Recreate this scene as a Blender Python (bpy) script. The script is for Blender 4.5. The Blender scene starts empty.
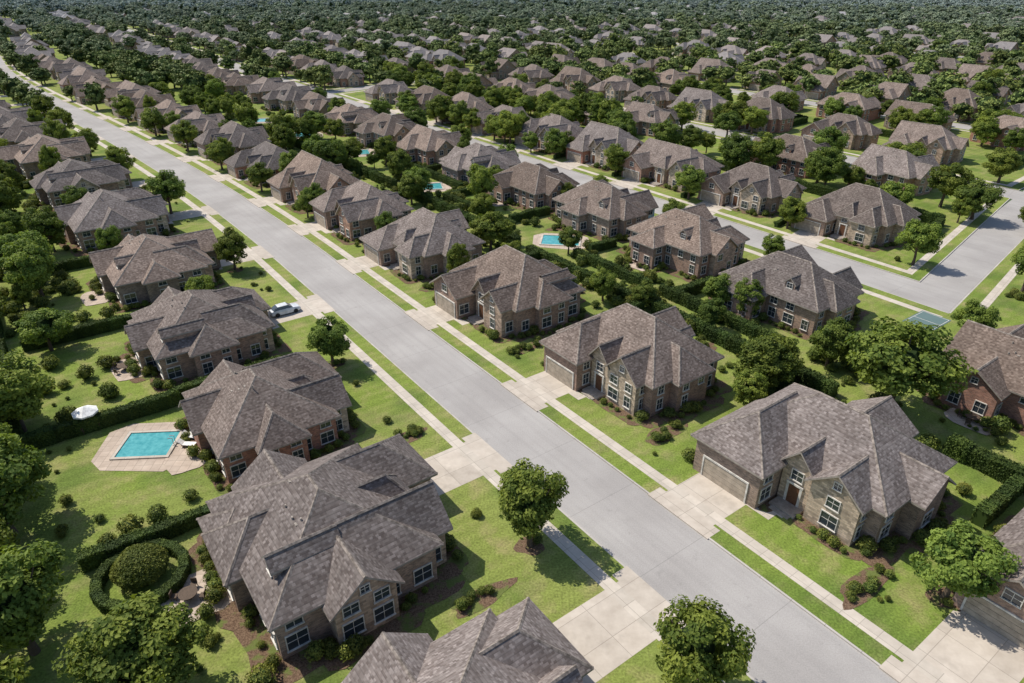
import bpy, math, random
import numpy as np
from mathutils import Vector
random.seed(11)
R = random.Random(5)
scene = bpy.context.scene
COL = scene.collection

# ------------------------------------------------------------------ street frame
SX, SY = -0.5878, 0.8090
TX, TY = 0.8090, 0.5878
def sstep(u):
    u = max(0.0, min(1.0, u)); return u*u*(3-2*u)
def st(s, t):
    w = 1.0 if t < 45 else max(0.0, 1-(t-45)/65.0)
    sh = 0.18*(min(t, 215)-115) if t > 115 else 0.0
    b = 30*sstep((s-110)/380.0)
    return s+sh, t-w*b
def W(s, t, z=0.0):
    s, t = st(s, t)
    return (SX*s+TX*t, SY*s+TY*t, z)
def visible(x, y, m=60):
    return y > -10 and abs(x) < 0.80*y+m and y < 1750

# ------------------------------------------------------------------ node helpers
class NT:
    def __init__(self, name):
        self.m = bpy.data.materials.new(name); self.m.use_nodes = True
        self.t = self.m.node_tree; self.b = self.t.nodes['Principled BSDF']
        self.out = self.t.nodes['Material Output']
    def n(self, ty, **k):
        nd = self.t.nodes.new(ty)
        for a, v in k.items(): setattr(nd, a, v)
        return nd
    def l(self, a, b): self.t.links.new(a, b)
    def setin(self, sock, v):
        if isinstance(v, bpy.types.NodeSocket): self.l(v, sock)
        else: sock.default_value = v
    def math(self, op, a, b=None, c=None, clamp=False):
        nd = self.n('ShaderNodeMath', operation=op, use_clamp=clamp)
        self.setin(nd.inputs[0], a)
        if b is not None: self.setin(nd.inputs[1], b)
        if c is not None: self.setin(nd.inputs[2], c)
        return nd.outputs[0]
    def mix(self, f, a, b, bt='MIX'):
        nd = self.n('ShaderNodeMix', data_type='RGBA', blend_type=bt)
        self.setin(nd.inputs[0], f)
        for i, v in ((6, a), (7, b)):
            if isinstance(v, tuple): v = (*v, 1.0) if len(v) == 3 else v
            self.setin(nd.inputs[i], v)
        return nd.outputs[2]
    def noise(self, vec, scale, detail=3, rough=0.55):
        nd = self.n('ShaderNodeTexNoise'); nd.inputs['Scale'].default_value = scale
        nd.inputs['Detail'].default_value = detail; nd.inputs['Roughness'].default_value = rough
        if vec is not None: self.l(vec, nd.inputs['Vector'])
        return nd.outputs[0]
    def ramp(self, f, pts):
        nd = self.n('ShaderNodeValToRGB'); cr = nd.color_ramp
        while len(cr.elements) < len(pts): cr.elements.new(0.5)
        for e, (p, c) in zip(cr.elements, pts):
            e.position = p; e.color = (*c, 1) if len(c) == 3 else c
        self.l(f, nd.inputs[0]); return nd.outputs[0]
    def remap(self, f, a, b, c=0.0, d=1.0):
        nd = self.n('ShaderNodeMapRange'); self.setin(nd.inputs[0], f)
        for i, v in enumerate((a, b, c, d)): nd.inputs[i+1].default_value = v
        return nd.outputs[0]
    def comb(self, x, y, z=0.0):
        nd = self.n('ShaderNodeCombineXYZ')
        for i, v in enumerate((x, y, z)): self.setin(nd.inputs[i], v)
        return nd.outputs[0]
    def bump(self, h, strength, dist):
        nd = self.n('ShaderNodeBump'); nd.inputs['Strength'].default_value = strength
        nd.inputs['Distance'].default_value = dist
        self.l(h, nd.inputs['Height']); self.l(nd.outputs[0], self.b.inputs['Normal'])
    def col(self, c):
        self.setin(self.b.inputs['Base Color'], (*c, 1) if isinstance(c, tuple) else c)
    def rough(self, r, spec=0.3):
        self.setin(self.b.inputs['Roughness'], r); self.b.inputs['Specular IOR Level'].default_value = spec
    def rnd(self): return self.n('ShaderNodeObjectInfo').outputs['Random']
    def pos(self): return self.n('ShaderNodeNewGeometry').outputs['Position']
    def wallvec(self):
        tc = self.n('ShaderNodeTexCoord')
        o = self.n('ShaderNodeSeparateXYZ'); self.l(tc.outputs['Object'], o.inputs[0])
        q = self.n('ShaderNodeSeparateXYZ'); self.l(tc.outputs['Normal'], q.inputs[0])
        ax = self.math('ABSOLUTE', q.outputs[0]); ay = self.math('ABSOLUTE', q.outputs[1])
        g = self.math('GREATER_THAN', ax, ay)
        al = self.math('ADD', self.math('MULTIPLY', o.outputs[1], g),
                       self.math('MULTIPLY', o.outputs[0], self.math('SUBTRACT', 1.0, g)))
        return al, o.outputs[2], tc.outputs['Object']

def scaleval(n, colr, val):
    nd = n.n('ShaderNodeHueSaturation'); n.setin(nd.inputs['Color'], colr); n.setin(nd.inputs['Value'], val)
    return nd.outputs[0]

M = {}
# lawn
n = NT('grass'); p = n.pos()
a = n.noise(p, 0.035, 2); b = n.noise(p, 0.35, 4, .65); c = n.noise(p, 5.0, 3, 0.7); d = n.noise(p, 0.12, 2)
sp = n.n('ShaderNodeSeparateXYZ'); n.l(p, sp.inputs[0])
tt = n.math('ADD', n.math('MULTIPLY', sp.outputs[0], TX), n.math('MULTIPLY', sp.outputs[1], TY))
ss = n.math('ADD', n.math('MULTIPLY', sp.outputs[0], SX), n.math('MULTIPLY', sp.outputs[1], SY))
stripe = n.math('SINE', n.math('MULTIPLY', ss, 4.2))
lot = n.n('ShaderNodeTexWhiteNoise', noise_dimensions='2D')
n.l(n.comb(n.math('FLOOR', n.math('DIVIDE', n.math('SUBTRACT', ss, 14.0), 24.8)), n.math('FLOOR', n.math('DIVIDE', n.math('ADD', tt, .5), 36.5))), lot.inputs['Vector'])
c1 = n.mix(n.remap(a, .35, .65), (0.150, 0.215, 0.036), (0.205, 0.250, 0.055))
c1 = n.mix(n.math('MULTIPLY', lot.outputs[0], .5), c1, (0.215, 0.235, 0.070))
c2 = n.mix(n.remap(b, .47, .72, 0, .85), c1, (0.30, 0.26, 0.12))
c3 = n.mix(n.remap(d, .50, .66, 0, .65), c2, (0.085, 0.140, 0.028))
c3 = scaleval(n, c3, n.math('MULTIPLY_ADD', stripe, .06, 1.0))
n.col(scaleval(n, c3, n.remap(c, .3, .72, .6, 1.35))); n.rough(.95, .1); n.bump(c, .6, .08); M['grass'] = n.m
n = NT('terrain'); p = n.pos(); a = n.noise(p, .02, 4)
n.col(n.mix(n.remap(a, .4, .6), (.10, .14, .08), (.15, .19, .11))); n.rough(1, .05); M['terrain'] = n.m
# road
n = NT('asphalt'); uv = n.n('ShaderNodeUVMap').outputs[0]; p = n.pos()
sp = n.n('ShaderNodeSeparateXYZ'); n.l(uv, sp.inputs[0])
a = n.noise(p, .12, 3); b = n.noise(p, 9, 3, .7); st_ = n.noise(n.comb(n.math('MULTIPLY', sp.outputs[0], .03), n.math('MULTIPLY', sp.outputs[1], 1.3)), 1.0, 3)
c1 = n.mix(n.remap(a, .35, .65), (.315, .296, .280), (.385, .365, .345))
c1 = n.mix(n.remap(st_, .45, .7, 0, .35), c1, (.265, .25, .238))
jt = n.math('LESS_THAN', n.math('FRACT', n.math('DIVIDE', sp.outputs[0], 9.0)), .007)
c1 = n.mix(n.math('MULTIPLY', jt, .3), c1, (.10, .098, .095))
pt_ = n.noise(p, .9, 4, .7); c1 = n.mix(n.remap(pt_, .60, .7, 0, .28), c1, (.20, .19, .18))
n.col(scaleval(n, c1, n.remap(b, .3, .7, .86, 1.1))); n.rough(.9, .2); M['asphalt'] = n.m
def concrete(name, ca, cb, jl, jw):
    n = NT(name); uv = n.n('ShaderNodeUVMap').outputs[0]; p = n.pos()
    sp = n.n('ShaderNodeSeparateXYZ'); n.l(uv, sp.inputs[0])
    ju = n.math('LESS_THAN', n.math('FRACT', n.math('DIVIDE', sp.outputs[0], jl)), jw)
    jv = n.math('LESS_THAN', n.math('FRACT', n.math('DIVIDE', sp.outputs[1], jl)), jw)
    j = n.math('MAXIMUM', ju, jv)
    wn = n.n('ShaderNodeTexWhiteNoise', noise_dimensions='2D')
    n.l(n.comb(n.math('FLOOR', n.math('DIVIDE', sp.outputs[0], jl)), n.math('FLOOR', n.math('DIVIDE', sp.outputs[1], jl))), wn.inputs['Vector'])
    a = n.noise(p, .7, 4, .65)
    c1 = n.mix(n.remap(a, .3, .7), ca, cb)
    c1 = scaleval(n, c1, n.remap(wn.outputs[0], 0, 1, .9, 1.06))
    st2 = n.noise(p, .25, 4, .7); c1 = n.mix(n.remap(st2, .55, .7, 0, .4), c1, tuple(v*.6 for v in ca))
    c1 = n.mix(n.math('MULTIPLY', j, .55), c1, tuple(v*.4 for v in ca))
    n.col(c1); n.rough(.9, .2); M[name] = n.m
concrete('concrete', (.45, .40, .335), (.55, .49, .42), 1.5, .03)
concrete('drive_concrete', (.42, .365, .305), (.53, .47, .40), 3.0, .016)
concrete('patio_paving', (.40, .32, .255), (.52, .43, .35), .9, .05)
concrete('kerb_concrete', (.40, .37, .335), (.48, .445, .405), 3.0, .02)
# roof
def roofmat(name, k, haze):
    n = NT(name); al, z, ob = n.wallvec()
    row = n.math('FLOOR', n.math('DIVIDE', z, .11))
    cl = n.math('FLOOR', n.math('ADD', n.math('DIVIDE', al, .24), n.math('MULTIPLY', row, .43)))
    wn = n.n('ShaderNodeTexWhiteNoise', noise_dimensions='2D'); n.l(n.comb(row, cl), wn.inputs['Vector'])
    c1 = n.ramp(wn.outputs[0], [(0, (.112*k, .088*k, .075*k)), (.45, (.165*k, .135*k, .117*k)), (.8, (.192*k, .160*k, .139*k)), (1, (.25*k, .21*k, .185*k))])
    a = n.noise(ob, .35, 3); a2 = n.noise(n.comb(n.math('MULTIPLY', al, 2.2), n.math('MULTIPLY', z, .35)), 1.0, 3)
    c1 = scaleval(n, c1, n.math('MULTIPLY', n.remap(a, .3, .7, .80, 1.16), n.remap(a2, .3, .7, .88, 1.12)))
    rowl = n.math('LESS_THAN', n.math('FRACT', n.math('DIVIDE', z, .22)), .2)
    c1 = n.mix(n.math('MULTIPLY', rowl, .34), c1, (.06, .05, .046))
    r = n.rnd(); r2 = n.math('FRACT', n.math('MULTIPLY', r, 7.3))
    c1 = scaleval(n, c1, n.remap(r, 0, 1, .74, 1.26))
    c1 = n.mix(r2, n.mix(1.0, c1, (1.08, .98, .90), 'MULTIPLY'), n.mix(1.0, c1, (.95, .99, 1.06), 'MULTIPLY'))
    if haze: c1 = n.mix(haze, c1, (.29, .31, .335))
    n.col(c1); n.rough(.9, .2)
    if not haze: n.bump(wn.outputs[0], .4, .02)
    M[name] = n.m
roofmat('roof', 1.0, 0); roofmat('roof_far_haze', 1.15, .25); roofmat('roof_horizon_haze', 1.3, .62)  # far roof copies carry air haze as pale blue-grey in their base colour
n = NT('ridge_tiles'); tc = n.n('ShaderNodeTexCoord').outputs['Object']
a = n.noise(tc, 3.0, 2); n.col(n.mix(n.remap(a, .35, .65), (.12, .10, .085), (.30, .255, .22))); n.rough(.9, .2); M['ridge'] = n.m
# walls
def brick(name, pal, w=.5, h=.16, mort=(.3, .27, .24)):
    n = NT(name); al, z, ob = n.wallvec()
    bt = n.n('ShaderNodeTexBrick'); n.l(n.comb(al, z), bt.inputs['Vector'])
    bt.inputs['Scale'].default_value = 1; bt.inputs['Brick Width'].default_value = w
    bt.inputs['Row Height'].default_value = h; bt.inputs['Mortar Size'].default_value = .012
    bt.inputs['Mortar'].default_value = (*mort, 1)
    base = n.ramp(n.rnd(), [(i/(len(pal)-1), c) for i, c in enumerate(pal)])
    n.l(scaleval(n, base, .65), bt.inputs['Color1']); n.l(scaleval(n, base, 1.4), bt.inputs['Color2'])
    a = n.noise(ob, 1.2, 3)
    n.col(scaleval(n, bt.outputs[0], n.remap(a, .3, .7, .8, 1.2))); n.rough(.92, .15)
    M[name] = n.m
brick('brick', [(.38, .15, .095), (.28, .165, .115), (.24, .175, .135), (.35, .215, .145), (.30, .215, .165), (.37, .16, .105)], .3, .1)
brick('stone', [(.44, .345, .25), (.33, .22, .16), (.46, .38, .29), (.37, .21, .145)], .5, .2)
def flat(name, c, r=.6, sp=.3, met=0, nz=0):
    n = NT(name)
    if nz:
        tc = n.n('ShaderNodeTexCoord').outputs['Object']
        n.col(scaleval(n, (*c, 1), n.remap(n.noise(tc, nz, 3, .65), .3, .7, .7, 1.25)))
    else: n.col(c)
    n.rough(r, sp); n.b.inputs['Metallic'].default_value = met; M[name] = n.m
flat('trim', (.60, .57, .52), .6, nz=2)
flat('fascia', (.31, .27, .23), .7, nz=2)
flat('garage_paint', (.38, .32, .25), .6, nz=1.5)
flat('wood_door', (.14, .065, .035), .5, nz=4)
flat('blue_siding', (.34, .53, .66), .7, nz=2)
flat('metal', (.35, .35, .36), .45, nz=3)
flat('white_fabric', (.78, .77, .74), .8, nz=3)
flat('dark_wicker', (.10, .07, .05), .8, nz=9)
flat('car_paint', (.62, .63, .64), .3, .5, 0, .8)
flat('rubber', (.03, .03, .03), .9, nz=5)
n = NT('mulch'); p = n.pos(); a = n.noise(p, 7, 4, .75); b_ = n.noise(p, .8, 3)
c1 = n.mix(n.remap(a, .35, .65), (.075, .045, .03), (.22, .15, .10)); c1 = n.mix(n.remap(b_, .5, .6, 0, .8), c1, (.12, .165, .04))
n.col(c1); n.rough(1, .05); n.bump(a, .8, .06); M['mulch'] = n.m
n = NT('window_glass'); n.col((.035, .045, .055)); n.rough(.06, .7); M['glass'] = n.m
n = NT('pool_water'); p = n.pos(); a = n.noise(p, 1.6, 4, .6)
n.col(n.mix(n.remap(a, .35, .65), (.04, .26, .28), (.10, .38, .39))); n.rough(.06, .5); n.bump(a, .25, .06); M['water'] = n.m  # noise lightens the water colour to paint in caustic light
n = NT('court_paint'); p = n.pos(); n.col(n.mix(n.noise(p, .5), (.10, .15, .15), (.13, .19, .185))); n.rough(.9, .1); M['court'] = n.m
n = NT('bark'); p = n.n('ShaderNodeTexCoord').outputs['Object']; n.col(n.mix(n.noise(p, 6, 3), (.06, .045, .035), (.17, .13, .10))); n.rough(1, .05); M['bark'] = n.m
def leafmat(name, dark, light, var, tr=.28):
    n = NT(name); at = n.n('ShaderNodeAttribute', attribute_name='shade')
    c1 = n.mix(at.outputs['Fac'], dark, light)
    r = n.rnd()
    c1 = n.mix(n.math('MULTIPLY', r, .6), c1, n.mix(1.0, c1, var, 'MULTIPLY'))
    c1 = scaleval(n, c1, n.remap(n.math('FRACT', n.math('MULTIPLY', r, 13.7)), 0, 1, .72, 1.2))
    n.col(c1); n.rough(.7, .2)
    if tr > 0:
        tl = n.n('ShaderNodeBsdfTranslucent'); n.l(n.mix(1.0, c1, (1.3, 1.35, .6), 'MULTIPLY'), tl.inputs[0])
        ms = n.n('ShaderNodeMixShader'); ms.inputs[0].default_value = tr
        n.l(n.b.outputs[0], ms.inputs[1]); n.l(tl.outputs[0], ms.inputs[2]); n.l(ms.outputs[0], n.out.inputs['Surface'])
    M[name] = n.m
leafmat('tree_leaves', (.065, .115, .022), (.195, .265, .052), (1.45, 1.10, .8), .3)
leafmat('tree_leaves_mid_haze', (.080, .125, .034), (.190, .245, .066), (1.35, 1.08, .85), 0)  # from here leaf tiers get paler and bluer: distance haze painted into leaf colour
leafmat('tree_leaves_far_haze', (.115, .160, .075), (.205, .255, .112), (1.2, 1.05, .95), 0)
leafmat('tree_leaves_distant_haze', (.165, .215, .145), (.245, .295, .190), (1.12, 1.03, 1.0), 0)
leafmat('tree_leaves_horizon_haze', (.235, .290, .260), (.290, .345, .305), (1.06, 1.02, 1.0), 0)
leafmat('hedge_leaves', (.040, .072, .018), (.085, .130, .03), (1.3, 1.1, .9), .12)
leafmat('shrub_leaves', (.07, .11, .025), (.18, .225, .05), (1.4, 1.0, .75), .2)
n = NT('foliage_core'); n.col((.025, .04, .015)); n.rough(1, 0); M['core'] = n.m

# ------------------------------------------------------------------ mesh builder
class MB:
    def __init__(self): self.v = []; self.f = []; self.mi = []; self.uv = []
    def face(self, pts, mi=0, uv=None):
        i = len(self.v); self.v += [tuple(q) for q in pts]; self.f.append(tuple(range(i, i+len(pts)))); self.mi.append(mi)
        self.uv += uv if uv else [(q[0], q[1]) for q in pts]
    def box(self, x0, x1, y0, y1, z0, z1, mi=0, f=None, skip=''):
        f = f or (lambda *a: a)
        P = lambda x, y, z: f(x, y, z)
        if 't' not in skip: self.face([P(x0,y0,z1),P(x1,y0,z1),P(x1,y1,z1),P(x0,y1,z1)], mi)
        if 'b' not in skip: self.face([P(x0,y0,z0),P(x0,y1,z0),P(x1,y1,z0),P(x1,y0,z0)], mi)
        self.face([P(x0,y0,z0),P(x1,y0,z0),P(x1,y0,z1),P(x0,y0,z1)], mi)
        self.face([P(x1,y1,z0),P(x0,y1,z0),P(x0,y1,z1),P(x1,y1,z1)], mi)
        self.face([P(x0,y1,z0),P(x0,y0,z0),P(x0,y0,z1),P(x0,y1,z1)], mi)
        self.face([P(x1,y0,z0),P(x1,y1,z0),P(x1,y1,z1),P(x1,y0,z1)], mi)
    def cyl(self, cx, cy, z0, z1, r0, r1, k=10, mi=0):
        A = [(cx+r0*math.cos(2*math.pi*i/k), cy+r0*math.sin(2*math.pi*i/k), z0) for i in range(k)]
        B = [(cx+r1*math.cos(2*math.pi*i/k), cy+r1*math.sin(2*math.pi*i/k), z1) for i in range(k)]
        for i in range(k): self.face([A[i], A[(i+1)%k], B[(i+1)%k], B[i]], mi)
        self.face(B, mi)
    def mesh(self, name, mats):
        me = bpy.data.meshes.new(name); me.from_pydata(self.v, [], self.f)
        for m in mats: me.materials.append(m)
        if len(mats) > 1: me.polygons.foreach_set('material_index', self.mi)
        ul = me.uv_layers.new(name='UVMap'); ul.data.foreach_set('uv', [c for q in self.uv for c in q])
        me.update(); return me
def obj(name, me, parent=None, loc=None, rz=0, sc=None):
    o = bpy.data.objects.new(name, me); COL.objects.link(o)
    if loc is not None: o.location = loc
    if rz: o.rotation_euler = (0, 0, rz)
    if sc is not None: o.scale = sc if isinstance(sc, tuple) else (sc, sc, sc)
    if parent is not None: o.parent = parent
    return o
def empty(name, loc=(0, 0, 0), rz=0, sc=None):
    o = obj(name, None, None, loc, rz, sc); o.empty_display_size = .5; return o

# ------------------------------------------------------------------ ground, roads
b = MB(); g = 7000
b.face([(-g, -g, -.16), (g, -g, -.16), (g, g, -.16), (-g, g, -.16)]); obj('ground', b.mesh('ground', [M['terrain']]))

def strip(mb, s0, s1, t0, t1, z, side=0.0, step=8.0, mi=0):
    k = max(1, int(abs(s1-s0)/step)); q = max(1, int(abs(t1-t0)/60))
    for i in range(k):
        a = s0+(s1-s0)*i/k; c = s0+(s1-s0)*(i+1)/k
        for j in range(q):
            e = t0+(t1-t0)*j/q; h = t0+(t1-t0)*(j+1)/q
            mb.face([W(a,e,z),W(a,h,z),W(c,h,z),W(c,e,z)], mi, [(a,e),(a,h),(c,h),(c,e)])
        if side:
            for t in (t0, t1):
                mb.face([W(a,t,z),W(c,t,z),W(c,t,z-side),W(a,t,z-side)], mi, [(a,t),(c,t),(c,t),(a,t)])
    if side:
        for j in range(q):
            e = t0+(t1-t0)*j/q; h = t0+(t1-t0)*(j+1)/q
            for s in (s0, s1):
                mb.face([W(s,e,z),W(s,h,z),W(s,h,z-side),W(s,e,z-side)], mi, [(s,e),(s,h),(s,h),(s,e)])

HW = 4.2
streets = [37, 111]+[183.5+72.5*i for i in range(19)]
cross = [40, 290, 560, 830, 1100, 1400]
SMAX = 1900
for k, tc in enumerate(streets):
    mb = MB(); strip(mb, 35.8 if k == 1 else -70, SMAX if k else 900, tc-HW, tc+HW, -.12); obj('street', mb.mesh('street', [M['asphalt']]))
for sc_ in cross:
    mb = MB(); strip(mb, sc_-HW, sc_+HW, 106.8, 1500, -.116, step=2.8)
    obj('cross_street', mb.mesh('street', [M['asphalt']]))
lawn = MB(); kerb = MB(); walk = MB()
def block(t0, t1, s0, s1, wl=True, wr=True, we0=True, we1=True):
    strip(lawn, s0, s1, t0, t1, 0.0)
    kw = .16
    for (ta, tb, on) in ((t0-.02, t0+kw, wl), (t1-kw, t1+.02, wr)):
        if on: strip(kerb, s0, s1, ta, tb, .006, .14)
    for (sa, sb, on) in ((s0-.02, s0+kw, we0), (s1-kw, s1+.02, we1)):
        if on: strip(kerb, sa, sb, t0+kw, t1-kw, .006, .14)
    a0 = s0+(1.9 if we0 else 0); a1 = s1-(1.9 if we1 else 0)
    if wl: strip(walk, a0, a1, t0+1.9, t0+3.2, .010)
    if wr: strip(walk, a0, a1, t1-3.2, t1-1.9, .010)
    if we0: strip(walk, s0+1.9, s0+3.2, t0+3.2, t1-3.2, .010)
    if we1: strip(walk, s1-3.2, s1-1.9, t0+3.2, t1-3.2, .010)
block(-400, 32.8, -70, 900, wl=False, we0=False)
block(41.2, 106.8, -70, 35.8, wr=False, we0=False, we1=False)
block(41.2, 106.8, 35.8, SMAX, we0=False)
block(106.8, 179.3, -70, 35.8, wl=False, we0=False)
segs = [(44.2, 285.8), (294.2, 555.8), (564.2, 825.8), (834.2, 1095.8), (1104.2, 1395.8), (1404.2, SMAX)]
edges = streets[1:]
for i in range(len(edges)-1):
    for (a, c) in segs: block(edges[i]+HW, edges[i+1]-HW, a, c)
    if i: block(edges[i]+HW, edges[i+1]-HW, -70, 35.8)
obj('lawn', lawn.mesh('lawn', [M['grass']])); obj('kerb', kerb.mesh('kerb', [M['kerb_concrete']])); obj('sidewalk', walk.mesh('sidewalk', [M['concrete']]))

# ------------------------------------------------------------------ foliage
rg = np.random.default_rng(3)
def leaf_quads(P, N, size):
    k = len(P); nd = N+rg.normal(0, .55, (k, 3)); nd /= np.linalg.norm(nd, axis=1, keepdims=True)+1e-9
    rv = rg.normal(0, 1, (k, 3)); a = np.cross(nd, rv); a /= np.linalg.norm(a, axis=1, keepdims=True)+1e-9
    c = np.cross(nd, a); L = size*rg.uniform(.6, 1.35, (k, 1))
    V = np.stack([P+a*L, P+c*L*.6+nd*L*.15, P-a*L, P-c*L*.6+nd*L*.1], 1)
    return V.reshape(-1, 3)
def build_foliage(name, base_v, base_f, leafV, shade, mats, core=None):
    cv, cf = core if core else ([], [])
    nb = len(base_v); nc = len(cv); nl = len(leafV)//4; o = nb+nc
    verts = list(base_v)+list(cv)+[tuple(v) for v in leafV.tolist()]
    faces = list(base_f)+[tuple(nb+i for i in f) for f in cf]+[(o+4*i, o+4*i+1, o+4*i+2, o+4*i+3) for i in range(nl)]
    me = bpy.data.meshes.new(name); me.from_pydata(verts, [], faces)
    for m in mats: me.materials.append(m)
    if len(mats) > 1: me.polygons.foreach_set('material_index', [0]*len(base_f)+[2 if len(mats) > 2 else 0]*len(cf)+[1]*nl)
    at = me.attributes.new('shade', 'FLOAT', 'POINT')
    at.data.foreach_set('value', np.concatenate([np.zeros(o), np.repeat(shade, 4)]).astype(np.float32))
    me.update(); return me
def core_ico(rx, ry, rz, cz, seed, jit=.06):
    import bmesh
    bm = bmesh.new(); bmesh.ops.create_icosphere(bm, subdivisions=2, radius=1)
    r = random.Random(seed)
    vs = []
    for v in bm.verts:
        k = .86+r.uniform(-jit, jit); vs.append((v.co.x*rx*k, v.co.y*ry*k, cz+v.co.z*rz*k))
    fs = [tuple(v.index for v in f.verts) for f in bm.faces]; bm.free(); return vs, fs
def tube(bv, bf, pts, rad, k=7):
    rings = []
    for i, (p, r) in enumerate(zip(pts, rad)):
        p = Vector(p); d = (Vector(pts[min(i+1, len(pts)-1)])-Vector(pts[max(i-1, 0)])).normalized()
        u = d.orthogonal().normalized(); w = d.cross(u); i0 = len(bv)
        for j in range(k):
            q = p+(u*math.cos(2*math.pi*j/k)+w*math.sin(2*math.pi*j/k))*r; bv.append(tuple(q))
        rings.append(i0)
    for a, c in zip(rings, rings[1:]):
        for j in range(k): bf.append((a+j, a+(j+1)%k, c+(j+1)%k, c+j))
def make_tree(i, nclump=85, nleaf=135, lsize=.20, tall=1.0, core=.5):
    r = random.Random(100+i); bv = []; bf = []
    cz = 5.0; rz = 3.6*tall
    pts = [(0, 0, -.1), (r.uniform(-.1, .1), r.uniform(-.1, .1), 1.4), (r.uniform(-.2, .2), r.uniform(-.2, .2), 3.2), (r.uniform(-.3, .3), r.uniform(-.3, .3), 5.6)]
    tube(bv, bf, pts, [.30, .22, .17, .07], 9)
    lobes = [(Vector((r.gauss(0, 1), r.gauss(0, 1), r.gauss(0, 1))).normalized(), r.uniform(-.32, .32)) for _ in range(14)]
    P = []; N = []; S = []
    for c in range(nclump):
        d = Vector((r.gauss(0, 1), r.gauss(0, 1), r.gauss(0, 1)+.15)).normalized()
        mod = 1.0+sum(a*max(0, d.dot(l))**5 for l, a in lobes)
        rr = (.45+.5*r.random()**.5)*mod
        ctr = Vector((d.x*3.1*rr, d.y*3.1*rr, cz+d.z*rz*.88*rr))
        if d.z < -.2: ctr.z = max(ctr.z, 1.9+r.random()*.6)
        if c < 9:
            m = ctr.lerp(Vector(pts[2]), .5); m.z -= .3
            tube(bv, bf, [Vector(pts[1]).lerp(Vector(pts[3]), r.uniform(.15, .8)), m, ctr], [.10, .07, .03], 5)
        cr = r.uniform(.5, 1.0); k = int(nleaf*cr*cr*1.4)
        dd = rg.normal(0, 1, (k, 3)); dd /= np.linalg.norm(dd, axis=1, keepdims=True)
        rad = cr*(rg.uniform(.35, 1.08, (k, 1)))**.6
        q = np.array(ctr)+dd*rad*np.array([1, 1, .72])
        nn = dd*.7+np.array(d)*.5+np.array([0, 0, .35])
        P.append(q); N.append(nn); S.append(np.clip(r.uniform(.05, .95)+rg.normal(0, .16, k), 0, 1))
    P = np.concatenate(P); N = np.concatenate(N); S = np.concatenate(S)
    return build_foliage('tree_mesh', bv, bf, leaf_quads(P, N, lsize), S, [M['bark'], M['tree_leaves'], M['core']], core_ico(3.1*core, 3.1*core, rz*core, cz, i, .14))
TREES = [make_tree(i, tall=[1, 1.12, .92, 1.05, 1.0, .9, 1.1, 1][i], nclump=[85, 95, 75, 90, 70, 85, 80, 100][i], nleaf=165, lsize=.165) for i in range(8)]
FTREES = [make_tree(20+i, nclump=40, nleaf=36, lsize=.40, tall=[1, .9, 1.1, 1, .95][i], core=.72) for i in range(5)]
def remat(me, a, c):
    q = me.copy()
    for i, m in enumerate(q.materials):
        if m == a: q.materials[i] = c
    return q
TIERS = [TREES]+[[remat(q, M['tree_leaves'], M[k]) for q in FTREES] for k in ('tree_leaves_mid_haze', 'tree_leaves_far_haze', 'tree_leaves_distant_haze', 'tree_leaves_horizon_haze')]
def make_shrub(i, kn=520, ls=.075, amp=1.0):
    bv, bf = core_ico(.52, .52, .5, .45, i)
    d = rg.normal(0, 1, (kn, 3)); d[:, 2] = np.abs(d[:, 2])*1.1-.25; d /= np.linalg.norm(d, axis=1, keepdims=True)
    bump = 1+amp*(.14*np.sin(d[:, 0]*5+i)*np.cos(d[:, 1]*6+i*2)+.08*np.sin(d[:, 2]*9))
    P = d*np.array([.58, .58, .55])*bump[:, None]*rg.uniform(1-.15*amp, 1+.12*amp, (kn, 1))+np.array([0, 0, .45])
    S = np.clip(.5+.3*np.sin(d[:, 0]*4+i)+rg.normal(0, .22, kn), 0, 1)
    return build_foliage('shrub_mesh', bv, bf, leaf_quads(P, d, ls), S, [M['hedge_leaves'], M['shrub_leaves']])
SHRUBS = [make_shrub(i) for i in range(5)]
TOPI = make_shrub(11, 7000, .028, .3)
def make_hedge(i):
    L = 2.0; hw = .5; h = 1.35; b = MB()
    b.box(-L/2, L/2, -hw*.86, hw*.86, -.05, h*.93)
    bv = b.v; bf = b.f; k = 1500
    u = rg.uniform(0, 1, k); x = rg.uniform(-L/2-.05, L/2+.05, k); P = np.zeros((k, 3)); N = np.zeros((k, 3))
    per = 2*h+2*hw; q = u*per
    for a in range(k):
        if q[a] < h: P[a] = (x[a], -hw, q[a]); N[a] = (0, -1, .1)
        elif q[a] < h+2*hw: P[a] = (x[a], q[a]-h-hw, h); N[a] = (0, 0, 1)
        else: P[a] = (x[a], hw, q[a]-h-2*hw); N[a] = (0, 1, .1)
    P += rg.normal(0, .045, (k, 3)); P[:, 2] += .05*np.sin(P[:, 0]*4+i)
    S = np.clip(.45+.3*np.sin(P[:, 0]*3+i)+rg.normal(0, .25, k), 0, 1)
    return build_foliage('hedge_mesh', bv, bf, leaf_quads(P, N, .085), S, [M['hedge_leaves'], M['hedge_leaves']])
HEDGES = [make_hedge(i) for i in range(3)]

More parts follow.
